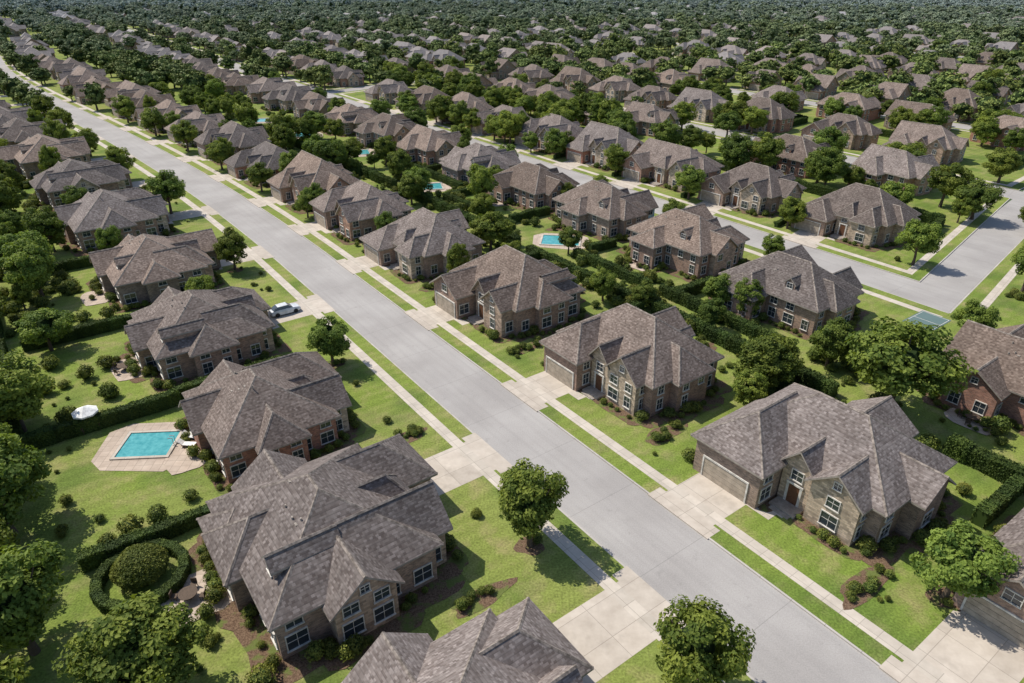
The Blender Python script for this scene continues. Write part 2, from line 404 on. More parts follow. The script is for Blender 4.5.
def tree(s, t, w, h=None, name='deciduous_tree', k=None, parent=None, tier=0):
    h = h or w*1.15+.6
    me = R.choice(TIERS[tier]) if k is None else TREES[k]
    return obj(name, me, parent, W(s, t, 0), R.uniform(0, 6.28), (w/7.0, w/7.0, h/8.7))
def hedge(s0, t0, s1, t1, hs=1.0, ws=1.0):
    a = Vector(W(s0, t0)); c = Vector(W(s1, t1)); L = (c-a).length; k = max(1, round(L/2.0)); ang = math.atan2(c.y-a.y, c.x-a.x)
    e = empty('hedge', a, ang)
    for i in range(k):
        obj('hedge_segment', R.choice(HEDGES), e, ((i+.5)*L/k, R.uniform(-.05, .05), 0), 0, (L/k/2.0*1.02, ws*R.uniform(.95, 1.2), 1.25*hs*R.uniform(.93, 1.07)))
def shrub(x, y, sc, parent=None, name='shrub', zs=1.0):
    return obj(name, R.choice(SHRUBS), parent, (x, y, 0), R.uniform(0, 6.28), (sc, sc*R.uniform(.85, 1.15), sc*zs*R.uniform(.8, 1.1)))

# ------------------------------------------------------------------ houses
def gen_house(seed, m, Wd=16.5, D=10.5, blue=False, rear=(2.0, 3.4)):
    r = random.Random(seed)
    walls = MB(); fac = MB(); roof = MB(); cap = MB(); trim = MB(); glass = MB(); door = MB(); fas = MB()
    ze = r.choice([4.0, 4.3, 4.5]); hx = Wd/2; yf = D*.5-1.5; yb = yf-D; ym = (yf+yb)/2
    o = .5
    mp = r.uniform(.66, .78) if D < 12 else r.uniform(.60, .68)
    wings = []
    def wing(ax, u0, u1, v0, v1, ze_, kind, pitch, dst, hip0=False, zbase=-.1, tag=''):
        wings.append(dict(ax=ax, u0=u0, u1=u1, v0=v0, v1=v1, ze=ze_, kind=kind, p=pitch, dst=dst, hip0=hip0, zb=zbase, tag=tag))
    wing('x+', -hx, hx, yb, yf, ze, r.choice(['hip', 'hip', 'gable']) if D < 12 else 'hip', mp, walls, hip0=True, tag='main')
    gx0 = hx-6.4-r.uniform(0, .6); gx1 = hx+r.uniform(-.6, .6); gy = yf+r.uniform(3.0, 4.4)
    wing('y+', ym, gy, gx0, gx1, r.choice([3.3, 3.6, ze-.15]), r.choice(['hip', 'hip', 'gable']), r.uniform(.66, .82), walls, tag='garage')
    g1 = -hx+r.uniform(.3, 1.6); gw = r.uniform(4.2, 5.6)
    wing('y+', ym, yf+r.uniform(1.3, 2.6), g1, g1+gw, ze+.06, r.choice(['gable', 'gable', 'hip']), r.uniform(.8, .98), fac, tag='front')
    cx = (g1+gw+gx0)/2
    wing('y+', ym, yf+r.uniform(.6, 1.1), cx-1.5, cx+1.5, ze+.12, r.choice(['gable', 'gable', 'hip']), r.uniform(1.0, 1.2), fac, tag='entry')
    rx = r.uniform(-4, 1)
    wing('y-', -ym, -(yb-r.uniform(*rear)), rx, rx+r.uniform(5, 6.4), ze-.3, r.choice(['hip', 'gable']), r.uniform(.66, .8), walls, tag='rear')
    if r.random() < .7:
        wing('y-', -ym, -(yb-r.uniform(rear[0]*.6, rear[1]*.65)), hx-5.0, hx-.9, ze-.6, 'hip', .6, walls, tag='rear')
    wing('x-', 0, hx+r.uniform(.9, 1.5), ym-2.6, ym+r.uniform(1.8, 2.6), ze-.12, r.choice(['gable', 'hip']), r.uniform(.75, .9), fac if r.random() < .5 else walls, tag='side')
    if D >= 12:
        wing('x+', 0, hx+1.0, ym-4.0, ym+1.6, ze-.2, 'gable', .78, walls, tag='side')
    for dx in ([r.uniform(-.6, .6)+cx-3.2] if r.random() < .5 else [cx+2.6]):
        if g1+gw+.4 < dx-.8 and dx+.8 < gx0: wing('y+', ym, yf-.9, dx-.8, dx+.8, ze+1.75, 'gable', .9, fac, zbase=ze, tag='dormer')
    if r.random() < .6: wing('y-', -ym, -(yb+1.1), rx-3.4, rx-1.8, ze+1.7, 'gable', .9, walls, zbase=ze, tag='dormer')
    def mapper(w):
        if w['ax'] == 'x+': f = lambda u, v, z: (u*m, v, z)
        elif w['ax'] == 'x-': f = lambda u, v, z: (-u*m, v, z)
        elif w['ax'] == 'y+': f = lambda u, v, z: (v*m, u, z)
        else: f = lambda u, v, z: (v*m, -u, z)
        return f
    def rect(w):
        if w['ax'] == 'x+': return (w['u0'], w['u1'], w['v0'], w['v1'])
        if w['ax'] == 'x-': return (-w['u1'], -w['u0'], w['v0'], w['v1'])
        if w['ax'] == 'y+': return (w['v0'], w['v1'], w['u0'], w['u1'])
        return (w['v0'], w['v1'], -w['u1'], -w['u0'])
    def inside(x, y, me_):
        for q in wings:
            if q is me_: continue
            a, c, d, e = rect(q)
            if a-.35 < x < c+.35 and d-.1 < y < e+.1:
                if q['tag'] == 'dormer': continue
                return True
        return False
    def capline(p, q):
        p = Vector(p); q = Vector(q); d = q-p; L = d.length
        if L < .1: return
        d /= L; sd = d.cross(Vector((0, 0, 1))).normalized()*.15; up = Vector((0, 0, .06)); dn = Vector((0, 0, -.06))
        cap.face([p-sd+dn, p+up, q+up, q-sd+dn]); cap.face([p+up, p+sd+dn, q+sd+dn, q+up])
        cap.face([p-sd+dn, p+sd+dn, p+up]); cap.face([q-sd+dn, q+up, q+sd+dn])
    def window(f, c, z0, w_, h_):
        g_ = f
        x0 = c-w_/2; x1 = c+w_/2
        glass.face([g_(x0, .025, z0), g_(x1, .025, z0), g_(x1, .025, z0+h_), g_(x0, .025, z0+h_)])
        t_ = .07
        trim.box(x0-t_, x0, -.02, .09, z0, z0+h_, 0, g_); trim.box(x1, x1+t_, -.02, .09, z0, z0+h_, 0, g_)
        trim.box(x0-t_, x1+t_, -.02, .10, z0+h_, z0+h_+.1, 0, g_); trim.box(x0-t_-.05, x1+t_+.05, -.02, .15, z0-.08, z0, 0, g_)
        trim.box(c-.02, c+.02, .0, .055, z0, z0+h_, 0, g_, 'tb'); trim.box(x0, c-.02, .0, .05, z0+h_*.52, z0+h_*.52+.04, 0, g_); trim.box(c+.02, x1, .0, .05, z0+h_*.52, z0+h_*.52+.04, 0, g_)
    for w in wings:
        f = mapper(w); u0, u1, v0, v1, z1, p = w['u0'], w['u1'], w['v0'], w['v1'], w['ze'], w['p']
        mb = w['dst']; zb = w['zb']; oo = o if w['tag'] != 'dormer' else .2
        P = f
        mb.face([P(u0,v0,zb),P(u1,v0,zb),P(u1,v0,z1),P(u0,v0,z1)]); mb.face([P(u1,v1,zb),P(u0,v1,zb),P(u0,v1,z1),P(u1,v1,z1)])
        vm = (v0+v1)/2; hv = (v1-v0)/2
        if w['kind'] == 'gable':
            mb.face([P(u1,v0,zb),P(u1,v1,zb),P(u1,v1,z1),P(u1,vm,z1+hv*p),P(u1,v0,z1)])
        else: mb.face([P(u1,v0,zb),P(u1,v1,zb),P(u1,v1,z1),P(u1,v0,z1)])
        if w['tag'] == 'main': mb.face([P(u0,v1,zb),P(u0,v0,zb),P(u0,v0,z1),P(u0,v1,z1)])
        th = .2; zE = z1-oo*p+th+.02; half = hv+oo; zr = zE+half*p
        U0 = u0-(oo if w['hip0'] else 0); U1 = u1+oo; V0 = v0-oo; V1 = v1+oo
        a_ = U0+(half if w['hip0'] else 0); b_ = U1-(half if w['kind'] == 'hip' else 0)
        if a_ > b_: a_ = b_ = (a_+b_)/2 if w['hip0'] else b_
        A, B, C, D_ = (U0,V0,zE), (U1,V0,zE), (U1,V1,zE), (U0,V1,zE); R0, R1 = (a_,vm,zr), (b_,vm,zr)
        lo = lambda q: (q[0], q[1], q[2]-th)
        for poly in ([A,B,R1,R0], [C,D_,R0,R1]):
            roof.face([P(*q) for q in poly]); fas.face([P(*lo(q)) for q in poly][::-1])
        if w['kind'] == 'hip':
            roof.face([P(*q) for q in (B,C,R1)]); fas.face([P(*lo(q)) for q in (C,B,R1)])
        if w['hip0']:
            roof.face([P(*q) for q in (D_,A,R0)]); fas.face([P(*lo(q)) for q in (A,D_,R0)])
        ed = [(A,B),(C,D_)]+([(B,C)] if w['kind'] == 'hip' else [(B,R1),(R1,C)])+([(D_,A)] if w['hip0'] else [])
        for (q1, q2) in ed: fas.face([P(*lo(q1)), P(*lo(q2)), P(*q2), P(*q1)])
        capline(P(*R0), P(*R1))
        if w['kind'] == 'hip': capline(P(*B), P(*R1)); capline(P(*C), P(*R1))
        if w['hip0']: capline(P(*A), P(*R0)); capline(P(*D_), P(*R0))
        sides = [('u1', v0, v1)]
        if w['tag'] != 'dormer': sides += [('v0', u0, u1), ('v1', u0, u1)]
        if w['tag'] == 'main': sides.append(('u0', v0, v1))
        for (sd, a0, a1) in sides:
            if sd == 'u1': g_ = lambda a, ou, z, f=f: f(u1+ou, a, z)
            elif sd == 'u0': g_ = lambda a, ou, z, f=f: f(u0-ou, a, z)
            elif sd == 'v0': g_ = lambda a, ou, z, f=f: f(a, v0-ou, z)
            else: g_ = lambda a, ou, z, f=f: f(a, v1+ou, z)
            L = a1-a0
            if w['tag'] == 'dormer':
                window(g_, vm, zb+1.0, .8, .75); continue
            if w['tag'] == 'garage' and sd == 'u1':
                c = vm; x0, x1 = c-2.5, c+2.5
                for i in range(4): door.box(x0, x1, -.02, .05, .04+i*.54, .04+i*.54+.50, 0, g_)
                trim.box(x0-.16, x0, -.02, .1, 0, 2.25, 0, g_); trim.box(x1, x1+.16, -.02, .1, 0, 2.25, 0, g_); trim.box(x0-.16, x1+.16, -.02, .11, 2.25, 2.42, 0, g_)
                if w['kind'] == 'gable': window(g_, vm, 3.3, 1.2, .95)
                continue
            if w['tag'] == 'entry' and sd == 'u1':
                door.box(vm-.55, vm+.55, -.02, .07, .3, 2.4, 1, g_); trim.box(vm-.8, vm-.55, -.02, .12, .3, 2.4, 0, g_); trim.box(vm+.55, vm+.8, -.02, .12, .3, 2.4, 0, g_)
                trim.box(vm-.85, vm+.85, -.02, .14, 2.4, 2.6, 0, g_)
                fas.box(vm-1.3, vm+1.3, 0.01, 1.5, .0, .28, 0, g_); fas.box(vm-1.0, vm+1.0, 1.5, 1.95, .0, .14, 0, g_)
                window(g_, vm, 2.95, 1.1, 1.05); continue
            k = max(1, int(L/2.3))
            for i in range(k):
                c = a0+(i+.5)*L/k
                pt = g_(c, .2, 0); X = pt[0]*m; Y = pt[1]
                if inside(X, Y, w): continue
                ww = r.choice([.9, 1.1, 1.5]) if L/k > 2.1 else .85
                if r.random() < .92: window(g_, c, .65, ww, 1.4)
                if z1 > 3.8 and r.random() < .75: window(g_, c, 2.75, min(ww, 1.15), min(1.05, z1-2.95))
            if w['kind'] == 'gable' and sd == 'u1' and hv > 2: window(g_, vm, z1+.3, .65, .65)
    zr = ze+(D/2)*mp
    for _ in range(6):
        x = r.uniform(-hx+4.8, hx-4.8); dy = r.uniform(.8, 2.6); y = ym-dy; z = zr-dy*mp-.15
        fas.cyl(m*x, y, z, z+.6, .07, .07, 7) if r.random() < .5 else fas.box(m*x-.18, m*x+.18, y-.18, y+.18, z, z+.36)
    fm = M['blue_siding'] if blue else M['stone']
    parts = [('walls', walls, [M['brick']]), ('stone_facade', fac, [fm]), ('roof', roof, [M['roof']]), ('ridge_caps', cap, [M['ridge']]),
             ('fascia', fas, [M['fascia']]), ('window_trim', trim, [M['trim']]), ('window_glass', glass, [M['glass']]), ('doors', door, [M['garage_paint'], M['wood_door']])]
    meshes = [(nm, mb.mesh(nm, mt)) for nm, mb, mt in parts if mb.f]
    J = MB(); mats = []
    for nm, mb, mt in parts:
        off = len(mats); mats += mt; i0 = len(J.v); J.v += mb.v; J.f += [tuple(i+i0 for i in f) for f in mb.f]; J.mi += [q+off for q in mb.mi]; J.uv += mb.uv
    rects = [(rect(w), w['tag']) for w in wings if w['tag'] != 'dormer']
    jm = J.mesh('house_joined', mats)
    return dict(meshes=meshes, joined=[jm, remat(jm, M['roof'], M['roof_far_haze']), remat(jm, M['roof'], M['roof_horizon_haze'])], rects=rects, m=m, hx=hx, gx=(gx0+gx1)/2, gy=gy, yf=yf, yb=yb, ecx=cx)
LV = [gen_house(s, -1, 14.6, 12.5, rear=(.9, 1.7)) for s in (1, 2, 3, 4, 21)]
LV2 = [gen_house(s, -1, 16.0, 10.5) for s in (15, 16, 17, 18)]
RV = [gen_house(s, 1, 16.0, 11.2) for s in (5, 6, 7, 8, 9, 25, 26)]
BLUE = gen_house(9, -1, 16.0, 10.5, blue=True)
XV = [gen_house(40+s, 1 if s % 2 else -1, [13, 15, 17, 18.5][s % 4], [10, 11, 12.2, 9.5][(s*3) % 4]) for s in range(8)]

def head(s, t):
    a = Vector(W(s-2, t)); c = Vector(W(s+2, t)); d = c-a; return math.atan2(d.y, d.x)
HOUSES = []; DRIVES = []
drv = MB(); pth = MB()
far_e = empty('distant_houses')
def house(s, t, facing, V, near=True, street_t=None, wscale=1.0, drive=True, name='brick_house', dang=0):
    x, y, _ = W(s, t); ang = head(s, t)+(math.pi if facing > 0 else 0)+dang
    HOUSES.append((s, t, V['hx']+2, 9))
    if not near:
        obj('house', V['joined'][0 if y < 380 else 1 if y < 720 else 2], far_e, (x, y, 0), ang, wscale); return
    e = empty(name, (x, y, 0), ang, wscale)
    for nm, me in V['meshes']: obj(nm, me, e)
    m = V['m']; k = wscale
    def loc(lx, ly):
        return (s + k*lx*m*(-1 if facing > 0 else 1), t + k*ly*facing)
    if drive and street_t is not None:
        gs, gt = loc(V['gx'], V['gy'])
        a, c = sorted((gt-facing*.05, street_t-facing*(HW-.12)))
        DRIVES.append((gs, a, c))
        strip(drv, gs-2.9, gs+2.9, a, c, .0075, .14)
        a0, c0 = sorted((street_t-facing*(HW-.14), street_t-facing*(HW+1.6)))
        strip(drv, gs-3.7, gs+3.7, a0, c0, .0115, .14)
        es, et = loc(V['ecx'], V['yf']+3.0); et2 = et+facing*1.2
        a, c = sorted((es, gs-2.9 if gs > es else gs+2.9)); lo_, hi_ = sorted((et, et2))
        strip(pth, a, c, lo_, hi_, .0155, step=3)
        lo_, hi_ = sorted((et, loc(0, V['yf']+1.0)[1])); strip(pth, es-.6, es+.6, lo_, hi_, .0195, step=3)
    pe = empty('foundation_planting', (x, y, 0), ang, wscale); mul = MB()
    for i, ((x0, x1, y0, y1), tag) in enumerate(V['rects']):
        if tag == 'garage': ex = 1.2; y1b = y1-.3
        else: ex = R.uniform(1.4, 2.2); y1b = y1+ex
        X0, X1, Y0, Y1 = x0-ex, x1+ex, y0-ex, y1b; pts = []
        rr = 1.2
        for (cx_, cy_, a0) in ((X1-rr, Y1-rr, 0), (X0+rr, Y1-rr, 90), (X0+rr, Y0+rr, 180), (X1-rr, Y0+rr, 270)):
            for q in range(5):
                an = math.radians(a0+q*22.5); pts.append((m*(cx_+rr*math.cos(an)), cy_+rr*math.sin(an)))
        out = []
        for j in range(len(pts)):
            p0 = pts[j]; p1 = pts[(j+1) % len(pts)]; dl = math.hypot(p1[0]-p0[0], p1[1]-p0[1]); kk = max(1, int(dl/1.2))
            for q in range(kk):
                f_ = q/kk; out.append((p0[0]+(p1[0]-p0[0])*f_+R.uniform(-.16, .16), p0[1]+(p1[1]-p0[1])*f_+R.uniform(-.16, .16), .024+.004*i))
        mul.face(out)
        per = [(a_, Y_) for a_ in np.arange(x0, x1, 1.0) for Y_ in (y0-.9, y1+.9)]+[(X_, a_) for a_ in np.arange(y0, y1, 1.0) for X_ in (x0-.85, x1+.85)]
        for (px, py) in per:
            if tag == 'garage' and py > y1: continue
            if R.random() < .25: continue
            px += R.uniform(-.3, .3); py += R.uniform(-.25, .25)
            if abs(px-V['ecx']) < 1.5 and py > V['yf']: continue
            if any(a_-.45 < px < b_+.45 and c_-.45 < py < d_+.45 for (a_, b_, c_, d_), tg in V['rects']): continue
            if V['gx']-2.9 < px < V['gx']+2.9 and py > V['gy']-.5: continue
            shrub(m*px, py, R.choice([.5, .6, .75, .9, 1.2]), pe, 'shrub')
    obj('mulch_bed', mul.mesh('mulch_bed', [M['mulch']]), pe)
    return e

left = [(21.2, 13.8, LV[0], 1.0), (44.6, 14.0, LV[1], 1.06), (66.3, 15.6, LV[2], .93), (90.4, 15.3, LV[3], 1.0), (117.5, 15, LV[4], 1.0), (148, 14.3, LV[2], 1.05), (180, 14.5, LV[1], 1.05), (211, 14, XV[2], 1.05), (243, 14, LV[4], 1.05), (273, 14, LV2[0], 1.05)]
for i, (s, t, V, k) in enumerate(left): house(s, t, 1, V, True, 37, k, drive=(i != 2))
right = [(2.0, 58.6, RV[3], 1), (25.3, 56.0, RV[0], 1.02), (51, 54.8, RV[1], 1.0), (76, 54.3, RV[2], 1.03), (101, 54.3, RV[5], .98), (124.5, 53.5, RV[4], .97), (147.5, 53.5, RV[6], 1), (173, 53, XV[3], .95), (199, 53.6, RV[1], 1.0), (226, 53, XV[5], 1.02), (252, 53, RV[3], 1.02), (278, 53, RV[0], 1)]
for (s, t, V, k) in right: house(s, t, -1, V, True, 37, k)
srow = [(19, 90, LV2[0], 1), (51.5, 90, LV2[1], 1), (74.5, 93, LV2[2], 1), (97, 94, BLUE, 1), (119, 93.5, LV2[3], 1), (141, 94, LV[0], 1), (164, 94, XV[0], 1), (188, 94, LV2[2], 1), (213, 94, LV[3], 1), (238, 94, XV[4], 1), (263, 94, LV2[1], 1)]
for i, (s, t, V, k) in enumerate(srow): house(s, t, 1, V, True, 111, k, drive=i > 0)
trow = [(62, 130, RV[5]), (86, 129, RV[3]), (109, 129, XV[7]), (132, 129, RV[6]), (155, 128.5, RV[4]), (179, 128.5, XV[1]), (203, 128.5, RV[1]), (228, 128.5, XV[3])]
for (s, t, V) in trow: house(s, t, -1, V, True, 111, 1.0)
house(14, 118, -1, RV[1], True, None, 1, False)
def rowfill(tc, t, facing, s0, s1):
    s = s0
    while s < s1:
        s += R.uniform(-1.0, 1.0)
        x, y, _ = W(s, t)
        ok = visible(x, y, 50) and not any(abs(s-c) < 15 for c in cross if t > 111)
        dist = math.hypot(x, y)
        pr = .94 if dist < 450 else max(.5, .92-.42*(dist-450)/500)
        if ok and dist < 1500 and R.random() < pr:
            V = R.choice((LV+LV2+XV) if facing > 0 else RV+XV)
            house(s, t+R.uniform(-3, 3), facing, V, False, None, R.uniform(.9, 1.06), dang=R.uniform(-.12, .12))
            if dist < 650:
                gs = s+5*1.0; a, c = sorted((t+facing*9.5, tc-facing*(HW-.1)))
                strip(drv, gs-2.7, gs+2.7, a, c, .0075, .14, step=20)
        s += R.uniform(22.5, 29)
rowfill(37, 53, -1, 303, 900); rowfill(37, 13, 1, 303, 900)
rowfill(111, 93, 1, 288, SMAX); rowfill(111, 128, -1, 255, SMAX)
for tc in streets[2:]:
    rowfill(tc, tc-17, 1, -10, SMAX); rowfill(tc, tc+17, -1, -10, SMAX)
rowfill(-40, -24, -1, 60, 420)
obj('driveway', drv.mesh('driveway', [M['drive_concrete']])); obj('garden_path', pth.mesh('garden_path', [M['concrete']]))

# ------------------------------------------------------------------ placed trees
near = [(35.3, 27.6, 6.9, 8.8), (75.6, 26.2, 6.0, 7.4), (115.6, 25.5, 5.8, 7.2), (155, 25, 8, 9.5), (190, 23.5, 7, 8.5), (222, 24, 7, 8), (17.7, 28.4, 6.6, 8.2),
        (121, 79.5, 7, 10), (97.5, 66, 7.8, 7.5), (27.5, 73.4, 12.2, 12.0), (39.0, 66.3, 7.4, 7.8), (37.2, 61, 4.6, 5.2), (10.8, 51.4, 7.0, 8.0),
        (47.5, 121.6, 6.8, 8.8), (30, 100, 5.4, 6.4), (31, 124, 6.5, 9), (130, -3, 8.6, 9.6), (168, -3, 9, 9.5), (101.5, -3, 6.8, 6.4), (82, -7.5, 8.5, 9.5),
        (64, -9.5, 9.5, 10.5), (72, -10.5, 7, 8.5), (48.5, -9, 8.5, 10), (39.2, -2.6, 8.4, 8.2), (57, -12, 8, 9), (92, -12, 7, 8), (112, -10, 8, 8), (145, -11, 8, 8),
        (53.5, 73.5, 4.2, 4.8), (130.6, 68, 6.5, 7), (134, 72, 7, 7.5), (158.7, 134, 10, 11), (78, 152, 8.5, 9.5), (205, 78, 9, 9), (150, 76, 7, 8), (64, 71, 4.2, 4.4), (88, 76.5, 4.5, 5),
        (112, 74, 6, 6.4), (12, 76, 7, 8), (64, 103, 4.5, 5), (87, 102.8, 5, 6), (72, 120.5, 6, 6.5), (97, 120, 7, 8), (121, 120.5, 7, 8), (144, 120, 7, 8), (143, 103, 6, 7), (108, 102.5, 5.5, 6.5), (60, 145, 8, 8), (54, 160, 9, 10), (100, 146, 9, 10), (125, 148, 9, 9),
        (24, 108, 4, 4.5), (160, 46, 6, 7), (186, 46, 7, 8), (212, 46, 8, 9), (240, 46, 8, 9), (135.5, 46.5, 5, 6), (168, 71, 8, 8.5), (88, 64, 4.6, 5.2), (258, 25, 8, 9), (285, 26, 8, 9), (268, 46, 8, 9), (166, 103, 7, 8), (190, 103, 8, 9), (215, 103, 8, 9), (168, 120, 8, 9), (192, 120, 8, 9)]
for q in near: tree(*q)

mass = empty('distant_trees')
HOUSES_NEAR = [h for h in HOUSES if h[0] < 300 and h[1] < 145]
def clear(s, t, pad):
    for (a, c, hw, hd) in HOUSES_NEAR:
        if abs(s-a) < hw*.85+pad and abs(t-c) < hd-1.5+pad: return False
    for n_ in near:
        if (s-n_[0])**2+(t-n_[1])**2 < (n_[2]*.55+pad)**2: return False
    return True
POOLS = [(71, 2.5, 8), (51.3, -1, 7), (94, 79.5, 8), (181, 78.5, 9.5), (213, 76.5, 10), (36, 103, 7), (78, -1.5, 3), (140, 77, 8), (150, 66, 4), (243, 77.5, 10), (97, 154, 6), (150, 142, 6)]
cnt = 0
for (t0, t1, per) in ((64, 82, 1.4), (-5, 3, .5), (143, 160, 1.6)):
    s = 5
    while s < 300:
        for _ in range(2 if s > 150 else 1):
            if R.random() < per*(1 if s > 120 else .45):
                a = s+R.uniform(-4, 4); t = R.uniform(t0, t1); w = R.uniform(3.5, 8.5)
                if s < 120: w *= .72
                if clear(a, t, w*.3) and not any((a-p[0])**2+(t-p[1])**2 < (p[2]+w/2)**2 for p in POOLS):
                    x, y, _ = W(a, t)
                    if visible(x, y, 20): tree(a, t, w); cnt += 1
        s += 6
for row in (left, right, srow, [(q[0], q[1]) for q in trow]):
    for i in range(3, len(row)-1):
        sm = (row[i][0]+row[i+1][0])/2; t = row[i][1]+R.uniform(-6, 6)
        if R.random() < .9:
            f_ = 1.35 if sm > 160 else 1.0
            tree(sm, t, f_*R.uniform(3.4, 5.2), f_*R.uniform(4.5, 7.5))
def scatter():
    for i, tc in enumerate([37]+streets[1:]):
        s = -60.0
        while s < SMAX:
            x, y, _ = W(s, tc+36); dist = math.hypot(x, y)
            if visible(x, y, 50) and dist < 1600:
                if dist < 300: k = 4; ws = (5, 9.5)
                elif dist < 600: k = 7; ws = (6, 10.5)
                elif dist < 900: k = 8; ws = (7, 12)
                else: k = 8; ws = (9, 14)
                if tc == 37 and s < 300: s += 12; continue
                for _ in range(k):
                    zone = R.random()
                    if zone < .45: t = tc+R.uniform(27, 46)
                    elif zone < .70: t = tc+R.choice([7.5, 65])+R.uniform(-1.5, 2)
                    else: t = tc+R.uniform(5, 67)
                    a = s+R.uniform(0, 12)
                    if tc == 111 and a < 150 and t < 150: continue
                    if any(abs(a-c) < 6 for c in cross): continue
                    w = R.uniform(*ws)
                    ph = t-tc
                    if (10 < ph < 24 or 48 < ph < 62) and R.random() < (.88 if dist < 450 else .7 if dist < 900 else .4): continue
                    d2 = dist*R.uniform(.92, 1.08)
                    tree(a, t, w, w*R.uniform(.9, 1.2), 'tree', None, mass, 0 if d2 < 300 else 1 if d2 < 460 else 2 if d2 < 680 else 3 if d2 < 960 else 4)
            s += 12
scatter()
s = 300
while s < 900:
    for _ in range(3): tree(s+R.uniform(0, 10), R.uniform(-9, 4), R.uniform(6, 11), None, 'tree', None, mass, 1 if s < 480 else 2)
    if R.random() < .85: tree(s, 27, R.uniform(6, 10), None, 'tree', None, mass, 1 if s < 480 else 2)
    s += 9
for s in range(0, 420, 8):
    t = R.uniform(-17, -11)
    tree(s, t, R.uniform(6, 9))

# ------------------------------------------------------------------ hedges
hedge(-6, 71.6, 20, 71.6, 1.2, 1.3); hedge(33, 71.6, 62, 71.4, 1.1, 1.3); hedge(66, 70.6, 92, 70.6, 1.1, 1.2); hedge(96, 71, 140, 71, 1.2, 1.3); hedge(144, 71, 230, 71, 1.2, 1.3)
hedge(44, 77, 66, 77, 1.0, 1.1); hedge(104, 76, 130, 76); hedge(68, 76.5, 86, 76.5, 1, 1.1); hedge(134, 83, 160, 83)
for (s, a, c) in ((38.3, 63.5, 71), (63.3, 61, 70), (88.5, 61, 70), (112.5, 61, 70.5), (136, 60, 71), (160, 60, 71), (186, 60, 71), (63, 77, 86), (86, 80, 86), (13, 62.5, 71), (108, 78, 88), (130, 78, 88), (152, 78, 88)): hedge(s, a, s, c, R.uniform(.9, 1.15), 1.0)
for (s, a, c) in ((33.2, -8, 5), (55.5, -5, 7), (77.8, -9, 8), (79, 8, 21), (103.5, -6, 21), (132.5, -6, 19), (164, -6, 20), (196, -6, 20), (227, -6, 20)): hedge(s, a, s, c, R.uniform(.85, 1.05), .95)
hedge(-2, -7.5, 33, -7.5); hedge(80, -8, 160, -8)
for s in (74, 98.5, 121, 144): hedge(s, 119.5, s, 124, .6, .7)
for (ta, sa, sb) in ((147, 50, 130), (147, 134, 240), (220, -20, 32), (220, 50, 200), (292, 0, 150)):
    for k in range(int((sb-sa)/22)):
        if R.random() < .8: hedge(sa+k*22, ta, sa+k*22+19, ta, 1.2, 1.3)
        if R.random() < .7: hedge(sa+k*22, ta-12, sa+k*22, ta-1, 1.1, 1.1)

ge = empty('garden_shrubs')
def free(s, t):
    if abs(s-40) < 6 and t > 104: return False
    if any(abs(s-g_) < 4.6 and a-1 < t < c+1 for (g_, a, c) in DRIVES): return False
    return not any(abs(s-a) < hw+.6 and abs(t-c) < hd+1.5 for (a, c, hw, hd) in HOUSES_NEAR) and not any((s-p[0])**2+(t-p[1])**2 < max(0, p[2]-1)**2 for p in POOLS)
for (t0, t1, k, smax) in ((-7, 4, 260, 240), (62, 84, 520, 260), (23.5, 28.4, 60, 240), (45.8, 47.6, 70, 240), (99, 102.5, 50, 200), (120, 122.5, 50, 200)):
    for _ in range(k):
        s = R.uniform(-4, smax); t = R.uniform(t0, t1)
        if free(s, t):
            x, y, _ = W(s, t); j = 1.2 if t1-t0 > 6 else .5
            for _ in range(R.choice([1, 1, 2, 3])): shrub(x+R.uniform(-j, j), y+R.uniform(-j, j), R.choice([.4, .55, .8, 1.1, 1.7 if j > 1 else .7]), ge)
isl = MB()
def island(s, t, a, c, ang, k=8):
    pts = []
    x, y, _ = W(s, t)
    for q in range(22):
        an = 2*math.pi*q/22; rr = 1+.13*math.sin(3*an+s)+.08*math.sin(5*an+t)
        u = a*rr*math.cos(an); v = c*rr*math.sin(an)
        pts.append((x+u*math.cos(ang)-v*math.sin(ang), y+u*math.sin(ang)+v*math.cos(ang), .022))
    isl.face(pts)
    for _ in range(k):
        u = R.uniform(-.75, .75)*a; v = R.uniform(-.6, .6)*c
        shrub(x+u*math.cos(ang)-v*math.sin(ang), y+u*math.sin(ang)+v*math.cos(ang), R.choice([.5, .7, .9]), ge)
SA = math.atan2(SY, SX); TA = math.atan2(TY, TX)
for (s, t) in ((35.3, 27.6), (75.6, 26.2), (115.6, 25.5), (10.8, 51.4), (17.7, 28.4)): island(s, t, 1.3, 1.2, 0, 1)
for (s, t, a, c, k) in ((15.3, 47.5, 3.5, 1.1, 9), (39.8, 50, 3.2, 1.2, 9), (64.5, 49.5, 3, 1.1, 8), (89.5, 49.5, 3, 1.2, 8), (56.0, 26, 3, 1, 7), (33, 21, 3, 1, 7), (77, 79, 3, 2, 8), (26, 67.5, 4, 1.6, 9), (50, 67, 4, 1.5, 9), (75, 66.5, 4, 1.5, 9), (100, 84, 3, 1.2, 8)):
    island(s, t, a, c, TA, k)
obj('mulch_island', isl.mesh('mulch_island', [M['mulch']]))

